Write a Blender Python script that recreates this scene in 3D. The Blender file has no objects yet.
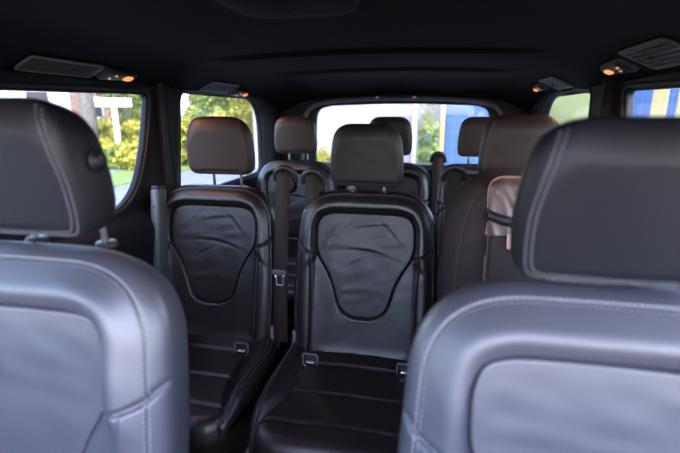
import bpy, math, random
import numpy as np
from mathutils import Vector, Matrix, Euler
random.seed(7); rng = np.random.default_rng(7)
sc = bpy.context.scene
COL = sc.collection
R = math.radians

# ------------------------------------------------------------------ materials
def new_mat(name):
    m = bpy.data.materials.new(name); m.use_nodes = True
    return m, m.node_tree, m.node_tree.nodes['Principled BSDF']

def noise_mat(name, col, rough=.5, scale=40, var=.15, bump=.0, bscale=300, metallic=0, spec=.5, sheen=0, coat=0, detail=3):
    m, nt, p = new_mat(name)
    tc = nt.nodes.new('ShaderNodeTexCoord')
    n = nt.nodes.new('ShaderNodeTexNoise'); n.inputs['Scale'].default_value = scale; n.inputs['Detail'].default_value = detail
    nt.links.new(tc.outputs['Object'], n.inputs['Vector'])
    r = nt.nodes.new('ShaderNodeValToRGB')
    r.color_ramp.elements[0].position = .3; r.color_ramp.elements[1].position = .7
    r.color_ramp.elements[0].color = tuple(c*(1-var) for c in col)+(1,)
    r.color_ramp.elements[1].color = tuple(min(1, c*(1+var)) for c in col)+(1,)
    nt.links.new(n.outputs['Fac'], r.inputs['Fac']); nt.links.new(r.outputs['Color'], p.inputs['Base Color'])
    p.inputs['Roughness'].default_value = rough; p.inputs['Metallic'].default_value = metallic
    p.inputs['Specular IOR Level'].default_value = spec
    p.inputs['Coat Weight'].default_value = coat; p.inputs['Coat Roughness'].default_value = .3
    if sheen: p.inputs['Sheen Weight'].default_value = sheen
    if bump:
        b = nt.nodes.new('ShaderNodeBump'); b.inputs['Strength'].default_value = bump; b.inputs['Distance'].default_value = .002
        n2 = nt.nodes.new('ShaderNodeTexNoise'); n2.inputs['Scale'].default_value = bscale
        nt.links.new(tc.outputs['Object'], n2.inputs['Vector'])
        nt.links.new(n2.outputs['Fac'], b.inputs['Height']); nt.links.new(b.outputs['Normal'], p.inputs['Normal'])
    return m

def leather(name, col, rough=.4, spec=.5, wr=.35, wscale=14):
    m, nt, p = new_mat(name)
    tc = nt.nodes.new('ShaderNodeTexCoord')
    v = nt.nodes.new('ShaderNodeTexVoronoi'); v.inputs['Scale'].default_value = 420
    nt.links.new(tc.outputs['Object'], v.inputs['Vector'])
    n = nt.nodes.new('ShaderNodeTexNoise'); n.inputs['Scale'].default_value = wscale; n.inputs['Detail'].default_value = 4
    n.inputs['Distortion'].default_value = 1.2
    nt.links.new(tc.outputs['Object'], n.inputs['Vector'])
    b1 = nt.nodes.new('ShaderNodeBump'); b1.inputs['Strength'].default_value = wr; b1.inputs['Distance'].default_value = .006
    b2 = nt.nodes.new('ShaderNodeBump'); b2.inputs['Strength'].default_value = .25; b2.inputs['Distance'].default_value = .0006
    nt.links.new(n.outputs['Fac'], b1.inputs['Height'])
    nt.links.new(v.outputs['Distance'], b2.inputs['Height']); nt.links.new(b1.outputs['Normal'], b2.inputs['Normal'])
    nt.links.new(b2.outputs['Normal'], p.inputs['Normal'])
    n3 = nt.nodes.new('ShaderNodeTexNoise'); n3.inputs['Scale'].default_value = 6
    nt.links.new(tc.outputs['Object'], n3.inputs['Vector'])
    mr = nt.nodes.new('ShaderNodeMapRange'); mr.inputs['To Min'].default_value = rough-.05; mr.inputs['To Max'].default_value = rough+.07
    nt.links.new(n3.outputs['Fac'], mr.inputs['Value']); nt.links.new(mr.outputs['Result'], p.inputs['Roughness'])
    p.inputs['Base Color'].default_value = col+(1,)
    p.inputs['Specular IOR Level'].default_value = spec
    return m

M = {}
M['leather_front'] = leather('front_leather', (.053,.051,.067), .42, 1.0, .12, 9)  # black leather; violet of the windscreen light is mixed into the base
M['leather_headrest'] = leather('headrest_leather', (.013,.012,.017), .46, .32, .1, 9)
M['leather'] = leather('rear_leather', (.0085,.0055,.0048), .40, .6, .16, 16)
M['leather_insert'] = leather('rear_leather_creased', (.010,.006,.005), .42, .45, .35, 9)
M['leather_mid_head'] = leather('middle_headrest_leather', (.010,.008,.008), .46, .3, .15, 12)
M['leather_rear_head'] = leather('rear_headrest_leather', (.020,.010,.008), .46, .35, .15, 12)  # same black leather, with the warm light on these headrests tinted in
M['stitch'] = noise_mat('grey_thread', (.34,.33,.36), .8, 200, .1)
M['stitch_dark'] = noise_mat('dark_grey_thread', (.16,.14,.14), .8, 200, .1)
M['black_plastic'] = noise_mat('black_plastic', (.012,.012,.014), .45, 60, .1, .2, 500)
M['console_plastic'] = noise_mat('matt_console_plastic', (.004,.004,.006), .65, 60, .1, spec=.15)
M['grey_plastic'] = noise_mat('grey_plastic', (.07,.075,.08), .45, 60, .1, .1, 400)
M['trim_plastic'] = noise_mat('dark_trim_plastic', (.006,.007,.010), .55, 30, .1, .15, 500, spec=.22)
M['headliner'] = noise_mat('charcoal_headliner', (.0052,.0050,.0042), .95, 250, .25, .3, 700, spec=.15)
M['chrome'] = noise_mat('chrome', (.85,.85,.88), .3, 50, .03, metallic=1)
M['belt'] = noise_mat('belt_webbing', (.016,.009,.007), .7, 400, .25, .4, 900, spec=.3)
M['carpet'] = noise_mat('dark_carpet', (.014,.013,.013), .95, 300, .3, .4, 800)
M['bag'] = noise_mat('brown_bag_fabric', (.024,.015,.014), .7, 260, .2, .6, 420, spec=.3)
M['bag_panel'] = noise_mat('brown_satin_panel', (.11,.062,.052), .36, 30, .15, .3, 25, spec=.5, sheen=.2)
M['bag_seam'] = noise_mat('dark_red_seam', (.06,.022,.018), .6, 90, .1)
M['bag_piping'] = noise_mat('tan_piping', (.33,.15,.09), .5, 90, .1)
M['tag'] = noise_mat('pale_tag', (.7,.68,.66), .6, 90, .05)
M['tag_pink'] = noise_mat('pink_tag', (.62,.33,.26), .6, 90, .05)
M['asphalt'] = noise_mat('asphalt', (.10,.11,.12), .9, 3, .15, .2, 60)
M['path'] = noise_mat('pale_path', (.16,.175,.185), .9, 2, .1)
M['grass'] = noise_mat('grass', (.09,.14,.02), .9, 6, .4)
M['bark'] = noise_mat('bark', (.09,.08,.07), .9, 12, .4, .5, 40)
M['white_paint'] = noise_mat('white_paint', (.40,.39,.43), .6, 2, .04)
M['yellow_paint'] = noise_mat('cream_yellow_paint', (.22,.185,.075), .6, 2, .05)
M['timber'] = noise_mat('brown_timber', (.15,.09,.06), .7, 4, .3)
M['sign'] = noise_mat('sign_white', (.50,.51,.53), .5, 3, .03)

def leafmat(name, a, b):
    m, nt, p = new_mat(name)
    tc = nt.nodes.new('ShaderNodeTexCoord')
    n = nt.nodes.new('ShaderNodeTexNoise'); n.inputs['Scale'].default_value = 2.5; n.inputs['Detail'].default_value = 6
    nt.links.new(tc.outputs['Object'], n.inputs['Vector'])
    r = nt.nodes.new('ShaderNodeValToRGB'); r.color_ramp.elements[0].position = .38; r.color_ramp.elements[1].position = .62
    r.color_ramp.elements[0].color = a+(1,); r.color_ramp.elements[1].color = b+(1,)
    nt.links.new(n.outputs['Fac'], r.inputs['Fac']); nt.links.new(r.outputs['Color'], p.inputs['Base Color'])
    p.inputs['Roughness'].default_value = .6
    return m
M['leaf_yellow'] = leafmat('yellow_green_leaves', (.09,.10,.008), (.33,.29,.025))
M['leaf_green'] = leafmat('green_leaves', (.045,.085,.015), (.16,.21,.035))
M['leaf_dark'] = leafmat('dark_leaves', (.03,.05,.02), (.11,.15,.03))

def siding(name, col, line, period, axis, width=.06):
    """painted wall with thin joints every `period` metres along one object axis"""
    m, nt, p = new_mat(name)
    tc = nt.nodes.new('ShaderNodeTexCoord'); s = nt.nodes.new('ShaderNodeSeparateXYZ')
    nt.links.new(tc.outputs['Object'], s.inputs[0])
    prev = None
    for ax in axis:
        d = nt.nodes.new('ShaderNodeMath'); d.operation = 'DIVIDE'; d.inputs[1].default_value = period
        nt.links.new(s.outputs[ax], d.inputs[0])
        f = nt.nodes.new('ShaderNodeMath'); f.operation = 'FRACT'; nt.links.new(d.outputs[0], f.inputs[0])
        l = nt.nodes.new('ShaderNodeMath'); l.operation = 'LESS_THAN'; l.inputs[1].default_value = width
        nt.links.new(f.outputs[0], l.inputs[0])
        if prev is None: prev = l
        else:
            mx = nt.nodes.new('ShaderNodeMath'); mx.operation = 'MAXIMUM'
            nt.links.new(prev.outputs[0], mx.inputs[0]); nt.links.new(l.outputs[0], mx.inputs[1]); prev = mx
    mix = nt.nodes.new('ShaderNodeMix'); mix.data_type = 'RGBA'
    mix.inputs[6].default_value = col+(1,); mix.inputs[7].default_value = line+(1,)
    nt.links.new(prev.outputs[0], mix.inputs[0]); nt.links.new(mix.outputs[2], p.inputs['Base Color'])
    p.inputs['Roughness'].default_value = .6
    return m
M['white_siding'] = siding('white_panelled_wall', (.185,.175,.195), (.11,.11,.125), .5, 'X')
M['blue_tile'] = siding('blue_tiled_wall', (.013,.050,.145), (.030,.075,.17), .32, 'XZ', .08)
M['green_siding'] = siding('pale_green_wall', (.25,.29,.12), (.18,.22,.09), 1.0, 'Y')

def glassmat():
    m = bpy.data.materials.new('window_glass'); m.use_nodes = True; nt = m.node_tree
    nt.nodes.clear()
    o = nt.nodes.new('ShaderNodeOutputMaterial'); mx = nt.nodes.new('ShaderNodeMixShader')
    t = nt.nodes.new('ShaderNodeBsdfTransparent'); g = nt.nodes.new('ShaderNodeBsdfGlossy'); lw = nt.nodes.new('ShaderNodeLayerWeight'); lw.inputs['Blend'].default_value = .5; pw = nt.nodes.new('ShaderNodeMath'); pw.operation = 'POWER'; pw.inputs[1].default_value = 5; f = nt.nodes.new('ShaderNodeMath'); f.operation = 'MULTIPLY_ADD'
    t.inputs['Color'].default_value = (.93,.95,.93,1); g.inputs['Roughness'].default_value = .02
    nt.links.new(lw.outputs['Facing'], pw.inputs[0]); nt.links.new(pw.outputs[0], f.inputs[0]); f.inputs[1].default_value = .3; f.inputs[2].default_value = .015
    nt.links.new(f.outputs[0], mx.inputs[0]); nt.links.new(t.outputs[0], mx.inputs[1]); nt.links.new(g.outputs[0], mx.inputs[2])
    nt.links.new(mx.outputs[0], o.inputs[0])
    return m
M['glass'] = glassmat()
def lampmat(name, col, e):
    m, nt, p = new_mat(name)
    n = nt.nodes.new('ShaderNodeTexNoise'); n.inputs['Scale'].default_value = 60
    mr = nt.nodes.new('ShaderNodeMapRange'); mr.inputs['To Min'].default_value = e*.6; mr.inputs['To Max'].default_value = e*1.3
    nt.links.new(n.outputs['Fac'], mr.inputs['Value']); nt.links.new(mr.outputs['Result'], p.inputs['Emission Strength'])
    p.inputs['Base Color'].default_value = col+(1,); p.inputs['Emission Color'].default_value = col+(1,)
    p.inputs['Roughness'].default_value = .25
    return m
M['lamp_orange'] = lampmat('amber_lamp_lens', (.85,.25,.08), .8)
M['lamp_pale'] = lampmat('pale_lamp_dot', (1.0,.55,.28), .12)

# ------------------------------------------------------------------ mesh helpers
def mesh_obj(name, verts, faces, mat, parent=None, smooth=True, loc=None, rot=None):
    me = bpy.data.meshes.new(name)
    me.from_pydata([tuple(map(float, v)) for v in verts], [], [tuple(int(i) for i in f) for f in faces])
    me.update()
    if smooth: me.polygons.foreach_set('use_smooth', [True]*len(me.polygons))
    me.materials.append(M[mat] if isinstance(mat, str) else mat)
    o = bpy.data.objects.new(name, me); COL.objects.link(o)
    if parent: o.parent = parent
    if loc is not None: o.location = loc
    if rot is not None: o.rotation_euler = rot
    return o

def tag(o, label=None, cat=None, group=None, kind=None):
    if label: o['label'] = label
    if cat: o['category'] = cat
    if group: o['group'] = group
    if kind: o['kind'] = kind
    return o

def empty(name, loc, rot=(0,0,0)):
    o = bpy.data.objects.new(name, None); COL.objects.link(o)
    o.location = loc; o.rotation_euler = rot; o.empty_display_size = .1
    return o

class MB:
    def __init__(s): s.v = []; s.f = []
    def add(s, v, f):
        b = len(s.v); s.v += [tuple(p) for p in v]; s.f += [tuple(i+b for i in q) for q in f]; return s
    def box(s, c, d, rot=None, bev=0):
        x, y, z = d[0]/2, d[1]/2, d[2]/2
        if bev:
            b = min(bev, x*.98, y*.98, z*.98)
            import bmesh
            bm = bmesh.new(); bmesh.ops.create_cube(bm, size=1)
            for v in bm.verts: v.co = Vector((v.co.x*2*x, v.co.y*2*y, v.co.z*2*z))
            bmesh.ops.bevel(bm, geom=list(bm.edges), offset=b, segments=3, affect='EDGES', profile=.5)
            vs = [v.co.copy() for v in bm.verts]; bm.verts.index_update(); fs = [[v.index for v in f.verts] for f in bm.faces]; bm.free()
        else:
            vs = [Vector(p) for p in [(-x,-y,-z),(x,-y,-z),(x,y,-z),(-x,y,-z),(-x,-y,z),(x,-y,z),(x,y,z),(-x,y,z)]]
            fs = [(0,3,2,1),(4,5,6,7),(0,1,5,4),(1,2,6,5),(2,3,7,6),(3,0,4,7)]
        if rot: q = Euler(rot).to_matrix(); vs = [q @ v for v in vs]
        return s.add([v+Vector(c) for v in vs], fs)
    def tube(s, pts, r, n=8, closed=False, rs=None, cap=True):
        pts = [Vector(p) for p in pts]; N = len(pts); vs = []; fs = []; prev = None
        for i, p in enumerate(pts):
            a = pts[i-1] if (i or closed) else p; b = pts[(i+1) % N] if (i < N-1 or closed) else p
            t = (b-a).normalized() if (b-a).length > 1e-9 else Vector((0,0,1))
            if prev is None:
                u = t.orthogonal().normalized()
            else:
                u = (prev - t*prev.dot(t));  u = u.normalized() if u.length > 1e-6 else t.orthogonal().normalized()
            prev = u; w = t.cross(u); rr = rs[i] if rs else r
            for k in range(n):
                a_ = 2*math.pi*k/n; vs.append(p+(u*math.cos(a_)+w*math.sin(a_))*rr)
        for i in range(N if closed else N-1):
            j = (i+1) % N
            for k in range(n): fs.append((i*n+k, i*n+(k+1) % n, j*n+(k+1) % n, j*n+k))
        if cap and not closed: fs.append(tuple(range(n))[::-1]); fs.append(tuple((N-1)*n+k for k in range(n)))
        return s.add(vs, fs)
    def strip(s, pts, wdir, w, t=.0015):
        """flat webbing of width w, thickness t along pts"""
        pts = [Vector(p) for p in pts]; wd = Vector(wdir).normalized(); vs = []; fs = []
        for i, p in enumerate(pts):
            a = pts[max(i-1,0)]; b = pts[min(i+1,len(pts)-1)]; tt = (b-a).normalized(); n = tt.cross(wd).normalized()
            for (q, h) in ((-1,-1),(1,-1),(1,1),(-1,1)): vs.append(p+wd*q*w/2+n*h*t/2)
        for i in range(len(pts)-1):
            for k in range(4): fs.append((i*4+k, i*4+(k+1)%4, i*4+4+(k+1)%4, i*4+4+k))
        fs.append((3,2,1,0)); e = (len(pts)-1)*4; fs.append((e,e+1,e+2,e+3))
        return s.add(vs, fs)
    def build(s, name, mat, parent=None, smooth=False, **k):
        return mesh_obj(name, s.v, s.f, mat, parent, smooth, **k)

def chaikin(pts, it=3, closed=True):
    p = np.array(pts, float)
    for _ in range(it):
        q = np.roll(p, -1, 0) if closed else p[1:]
        a = p if closed else p[:-1]
        x = np.empty((2*len(a), p.shape[1])); x[0::2] = .75*a+.25*q; x[1::2] = .25*a+.75*q
        if not closed: x = np.vstack([p[:1], x, p[-1:]])
        p = x
    return p

def round_poly(pts, radii, seg=8):
    """polygon with rounded corners (quadratic arcs)"""
    n = len(pts); out = []
    for i in range(n):
        p = np.array(pts[i], float); a = np.array(pts[i-1], float); b = np.array(pts[(i+1) % n], float)
        r = radii[i] if hasattr(radii, '__len__') else radii
        da = a-p; db = b-p; la = np.linalg.norm(da); lb = np.linalg.norm(db)
        ra = min(r, la*.48); rb = min(r, lb*.48)
        A = p+da/la*ra; B = p+db/lb*rb
        for t in np.linspace(0, 1, seg):
            c = .25   # towards a circular arc
            out.append((1-t)**2*A + 2*t*(1-t)*p + t*t*B)
    return np.array(out)

def resample(p, n):
    q = np.vstack([p, p[:1]]); d = np.r_[0, np.cumsum(np.linalg.norm(np.diff(q, axis=0), axis=1))]
    t = np.linspace(0, d[-1], n, endpoint=False)
    return np.stack([np.interp(t, d, q[:, k]) for k in range(q.shape[1])], 1)

def polydist(U, V, poly, closed=True):
    P = np.array(poly, float); A = P if closed else P[:-1]; B = np.roll(P, -1, 0) if closed else P[1:]
    x = np.stack([U.ravel(), V.ravel()], 1); best = np.full(len(x), 1e9)
    for a, b in zip(A, B):
        d = b-a; L = d@d
        if L < 1e-14: continue
        t = np.clip(((x-a)@d)/L, 0, 1); q = x-a-t[:, None]*d
        best = np.minimum(best, (q*q).sum(1))
    return np.sqrt(best).reshape(U.shape)

def inside(U, V, poly):
    P = np.array(poly, float); c = np.zeros(U.shape, bool); j = len(P)-1
    for i in range(len(P)):
        xi, yi = P[i]; xj, yj = P[j]
        with np.errstate(divide='ignore', invalid='ignore'):
            c ^= ((yi > V) != (yj > V)) & (U < (xj-xi)*(V-yi)/(yj-yi+1e-15)+xi)
        j = i
    return c

def sdist(U, V, poly):
    return polydist(U, V, poly)*np.where(inside(U, V, poly), 1, -1)

def sstep(x, a, b):
    t = np.clip((x-a)/(b-a), 0, 1); return t*t*(3-2*t)

def vnoise(U, V, seed=0, f=8.):
    r = np.random.default_rng(seed); h = np.zeros_like(U)
    for k in range(6):
        a = r.uniform(0, 6.28); ff = f*r.uniform(.6, 2.2); ph = r.uniform(0, 6.28)
        h += np.sin((U*math.cos(a)+V*math.sin(a))*ff*6.28+ph+1.3*np.sin(V*f*3+ph))/6
    return h

def rings(outline, centre, scales, hfun, extra=None):
    """front cap: concentric scaled rings of the outline, height from hfun(u,v).  local axes: x=u, z=v, y=-w"""
    K = len(outline); c = np.array(centre)
    U = np.zeros((len(scales), K)); V = np.zeros_like(U)
    for j, s in enumerate(scales):
        q = c+(outline-c)*s; U[j] = q[:, 0]; V[j] = q[:, 1]
    W = hfun(U, V)
    vs = [(c[0], -float(hfun(np.array([[c[0]]]), np.array([[c[1]]]))[0, 0]), c[1])]
    for j in range(len(scales)):
        for k in range(K): vs.append((U[j, k], -W[j, k], V[j, k]))
    fs = [(0, 1+k, 1+(k+1) % K) for k in range(K)]
    for j in range(len(scales)-1):
        a = 1+j*K; b = a+K
        for k in range(K): fs.append((a+k, b+k, b+(k+1) % K, a+(k+1) % K))
    return vs, fs

def orient_front(vs, fs):
    """make sure faces of a cap look towards -y"""
    a, b, c = (Vector(vs[i]) for i in fs[0])
    if (b-a).cross(c-a).y > 0: fs = [f[::-1] for f in fs]
    return vs, fs

def shell(outline, centre, prof):
    """side band + back cap, prof = [(scale, y, zshift)]"""
    K = len(outline); c = np.array(centre); vs = []; fs = []
    for s, y, dz in prof:
        q = c+(outline-c)*s
        for k in range(K): vs.append((q[k, 0], y, q[k, 1]+dz))
    for j in range(len(prof)-1):
        a = j*K; b = a+K
        for k in range(K): fs.append((a+k, a+(k+1) % K, b+(k+1) % K, b+k))
    e = (len(prof)-1)*K; vs.append(tuple(np.mean(np.array(vs[e:]), 0))); ci = len(vs)-1
    for k in range(K): fs.append((e+k, e+(k+1) % K, ci))
    # orientation: outward
    f = fs[0]; a, b, d = (Vector(vs[i]) for i in f[:3]); n = (b-a).cross(d-a); out = Vector((a.x-c[0], 0, a.z-c[1]))
    if n.dot(out) < 0: fs = [q[::-1] for q in fs]
    return vs, fs

def dashes(pts, hfun, ln=.005, gap=.003, r=.0006, lift=.0006):
    """stitches along a 2-D path on the height surface"""
    P = np.array(pts, float); d = np.r_[0, np.cumsum(np.linalg.norm(np.diff(P, axis=0), axis=1))]
    mb = MB(); t = 0
    while t+ln < d[-1]:
        tt = np.array([t, t+ln/2, t+ln]); u = np.interp(tt, d, P[:, 0]); v = np.interp(tt, d, P[:, 1])
        w = hfun(u[None], v[None])[0]+lift*np.array([0, 1.3, 0])+r*.6
        mb.tube([(u[i], -w[i], v[i]) for i in range(3)], r, 5)
        t += ln+gap
    return mb

def offset_inner(poly, d):
    P = np.array(poly); T = np.roll(P, -1, 0)-np.roll(P, 1, 0); T /= np.linalg.norm(T, axis=1)[:, None]+1e-12
    N = np.stack([-T[:, 1], T[:, 0]], 1)
    c = P.mean(0)
    if ((c-P)*N).sum() < 0: N = -N
    return P+N*d

# ------------------------------------------------------------------ seat construction
def mirror_path(p): return [(-x, y) for x, y in p]

class SeatBack:
    """backrest front surface; u across, v up along the back, w towards the occupant"""
    def __init__(s, W=.52, H=.62, front=False, seed=1):
        s.W, s.H, s.front, s.seed = W, H, front, seed
        hw = W/2
        s.outline = resample(round_poly([(-hw*.93, 0), (hw*.93, 0), (hw, H*.25), (hw, H*.5), (hw*.93, H), (-hw*.93, H), (-hw, H*.5), (-hw, H*.25)],
                                        [.05, .05, .08, .08, .165, .165, .08, .08], 24), 560)
        s.c = (0, H*.52)
        k = W/.545; a_ = .915 if front else 1.0; g = 0 if front else .0
        t = H-(.105 if front else .082)
        s.joint_v = H-(.262 if front else .245)
        jv = s.joint_v
        half = [(.160*k*a_, t), (.187*k*a_, t-.05), (.187*k*a_, jv+.008), (.136*k*a_, jv-.070), (.114*k, jv-.125), (.092*k, jv-.210), (.045*k, jv-.240)]
        pts = half+[(-x, y) for x, y in half[::-1]]
        rr = [.070, .03, .038, .05, .04, .05, .03]; rr = rr+rr[::-1]
        s.shield = resample(round_poly(pts, rr, 10), 220)
        s.sc = (0, jv-.02)
        jx, jy = .171*k*a_, jv-.006
        s.diag = chaikin([(hw+.01, jv+.055), (hw-.012, jv+.050), (hw-.035, jv+.018), (jx+.010, jy+.002), (jx, jy)], 2, False)
        s.line = chaikin([(.204*k, jv-.0), (.198*k, jv-.06), (.192*k, jv-.25), (.194*k, -.02)], 2, False)
        s.seam = offset_inner(s.outline, .024 if front else .018)
    def h(s, U, V, panel=False):
        D = polydist(U, V, s.outline[::5])
        D = np.where(inside(U, V, s.outline[::5]), D, 0)
        Rr = .082 if s.front else .052
        T = .050
        x = np.clip(D/Rr, 0, 1); h = T*np.sqrt(np.clip(1-(1-x)**2.2, 0, 1))
        Sd = sdist(U, V, s.shield[::2])
        jv = s.joint_v
        low = sstep(jv-.9*np.abs(np.abs(U)-.17)-V, *((-.030, .030) if s.front else (-.016, .016)))
        dc = .074 if s.front else .055
        h += .012*np.exp(-((D-dc)/.028)**2)*(1-.5*low)
        h -= .015*(1-low)*sstep(Sd, -.009 if s.front else -.018, -.001)
        dl = s.W/.545*.196-np.abs(U)
        h -= .013*low*sstep(dl, -.010, .014)
        h -= .022*sstep(Sd, -.0028, .0028)
        A = np.abs(U)
        for path, dep, sg in ((s.diag, .009 if s.front else .011, .0042 if s.front else .0035), (s.line, .003 if s.front else .007, .004)):
            d = polydist(A, V, path, False); h -= dep*np.exp(-(d/sg)**2)
        ds = polydist(U, V, s.seam[::4]); h -= .0035*np.exp(-(ds/.0022)**2)
        h += .0016*vnoise(U, V, s.seed, 6)*sstep(D, .02, .06)
        # occupant-side hollow of the whole back
        h -= .010*np.exp(-(U/.17)**2)
        return h
    def ph(s, U, V):
        Sd = np.clip(sdist(U, V, s.shield[::2]), 0, 1)
        x = np.clip(Sd/(.008 if s.front else .009), 0, 1)
        low = sstep(s.joint_v-V, -.03, .06)
        h = (.005 if s.front else .009)+(.026-.002*(0 if s.front else low))*np.sqrt(1-(1-x)**2.4)-.010*np.exp(-(U/.17)**2)+.004*low
        h += (.0010 if s.front else .0020)*vnoise(U*.6, V*1.5, s.seed+4, 7)*sstep(Sd, .015, .05)
        if not s.front:   # slack creases of the leather
            for u0, v0, a, L, dp in ((.02, -.13, -.15, .09, .0022), (-.10, -.06, .9, .06, .0016), (.09, -.05, -.8, .06, .0014), (.03, -.035, .1, .07, .0010), (-.03, -.17, .5, .05, .0012)):
                v0 = s.H+v0-.10
                du = (U-u0)*math.cos(a)+(V-v0)*math.sin(a); dv = -(U-u0)*math.sin(a)+(V-v0)*math.cos(a)+1.2*du*du
                h -= dp*np.exp(-(dv/.007)**2-(du/L)**2)-dp*.8*np.exp(-((dv-.012)/.009)**2-(du/L)**2)
        return h
    def build(s, root, pivot, recline, mat, mat_in, stitchmat, stitch=True, thick=.12):
        rot = (-R(recline), 0, 0)
        sc_ = list(np.linspace(.02, .6, 34))+list(np.linspace(.606, 1, 76))
        v, f = orient_front(*rings(s.outline, s.c, sc_, lambda U, V: s.h(U, V)))
        out = []
        cover = mesh_obj('backrest_cover', v, f, mat, root, loc=pivot, rot=rot); out.append(cover)
        v, f = shell(s.outline, s.c, [(1, 0, 0), (.998, .012, 0), (.985, .03, 0), (.955, .06, 0), (.91, .09, 0), (.85, thick, 0), (.5, thick+.01, 0), (.05, thick+.012, 0)])
        out.append(mesh_obj('backrest_shell', v, f, mat, root, loc=pivot, rot=rot))
        v, f = orient_front(*rings(s.shield, s.sc, list(np.linspace(.03, 1, 56)), lambda U, V: s.ph(U, V)))
        out.append(mesh_obj('centre_panel', v, f, mat_in, root, loc=pivot, rot=rot))
        if stitch:
            mb = MB(); ds = (.0205, .0275) if s.front else (.0150, .0210)
            r_ = .0007 if s.front else .0005
            for d in ds:
                o = offset_inner(s.outline, d); o = o[o[:, 1] > .02]
                # split into a continuous run starting at bottom right
                st = np.argmax(np.linalg.norm(np.roll(o, -1, 0)-o, axis=1)); o = np.roll(o, -(st+1), 0)
                q = dashes(o, s.h, .0055 if s.front else .004, .003, r_); mb.add(q.v, q.f)
            for sx in (() if s.front else (1, -1)):
                o = [(x*sx-.006*sx, y-.004) for x, y in s.diag[2:-3]]
                q = dashes(o, s.h, .004, .003, r_*.8); mb.add(q.v, q.f)
            out.append(mb.build('stitching', stitchmat, root, True, loc=pivot, rot=rot))
        return out

def headrest(root, loc, tilt, mat, stitchmat, size=(.27, .215), button=False, r_st=.0006, depth=1.0, posts=True, post_len=.06, post_sep=.12, post_y=.055, post_x=0, seed=0, collar='black_plastic'):
    w, h = size; hw = w/2
    out = resample(round_poly([(-hw*.93, 0), (hw*.93, 0), (hw*.99, h*.40), (hw*.84, h), (-hw*.84, h), (-hw*.99, h*.40)], [.036, .036, .09, .064, .064, .09], 14), 200)
    c = (0, h*.46)
    def seampath(e):
        hf_ = [(hw*.84-.022-e, h*1.0), (hw*.90-.016-e, h*.75), (hw*.96-.010-e, h*.45), (hw*.93-.007-e, h*.16), (hw*.90-.010-e, .012+e), (hw*.70, .0085+e), (0, .0075+e)]
        p = hf_+[(-x, y) for x, y in hf_[-2::-1]]
        return chaikin(p, 4, False)
    sp0 = seampath(.0035)
    def hf(U, V):
        D = polydist(U, V, out[::2]); D = np.where(inside(U, V, out[::2]), D, 0)
        rr = .028+.045*sstep(V, h*.55, h*1.0)
        x = np.clip(D/rr, 0, 1)
        return .024*np.sqrt(1-(1-x)**2.3)+.006*np.exp(-(U/.10)**2)*x+.0006*vnoise(U, V, seed, 8)*x-.0014*np.exp(-(polydist(U, V, sp0[::3], False)/.0017)**2)
    rot = (R(tilt), 0, 0)
    v, f = orient_front(*rings(out, c, list(np.linspace(.04, .8, 22))+list(np.linspace(.82, 1, 20)), hf))
    hd = mesh_obj('headrest', v, f, mat, root, loc=loc, rot=rot)
    d = depth
    v, f = shell(out, c, [(1, 0, 0), (1.004, .005, 0), (1.006, .016*d, -.002), (.995, .034*d, -.005), (.96, .056*d, -.008), (.90, .078*d, -.010), (.80, .100*d, -.012), (.66, .117*d, -.014), (.42, .127*d, -.015), (.1, .130*d, -.015)])
    sd = mesh_obj('side_cover', v, f, mat, hd)
    mb = MB()
    for dd in (0, .007):
        o = seampath(dd); o = o[inside(o[:, 0], o[:, 1], out) & (o[:, 1] < h*.975)]
        q = dashes(o, hf, .0055 if r_st > .0007 else .004, .003, r_st); mb.add(q.v, q.f)
    mb.build('stitching', stitchmat, hd, True)
    if button:
        for q in button:
            mb = MB(); x = hw*.985*q; z = h*.54; y = .036*d
            mb.tube([(x-.004*q, y, z), (x+.0035*q, y, z)], .017, 28, rs=[.0185, .0175])
            b = mb.build('button_collar', 'black_plastic', hd, True)
            mb = MB(); mb.tube([(x, y, z), (x+.003*q, y, z), (x+.0055*q, y, z), (x+.0062*q, y, z)], .012, 28, rs=[.012, .012, .0105, .008])
            mb.build('release_button', 'black_plastic', b, True)
    if posts:
        zt = loc[2]+h*.25
        for q in (-1, 1):
            x = loc[0]+post_x+q*post_sep/2; y = loc[1]+post_y*d
            mb = MB(); mb.tube([(x, y, zt), (x, y+.004, loc[2]), (x, y+.010, loc[2]-post_len-.03)], .0058, 14)
            mb.build('headrest_post', 'chrome', root, True)
            mb = MB(); zc = loc[2]-post_len
            mb.tube([(x, y+.009, zc-.006), (x, y+.009, zc+.003), (x, y+.009, zc+.006)], .016, 24, rs=[.019, .019, .0165])
            mb.build('post_collar', collar, root, True)
    return hd

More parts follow.
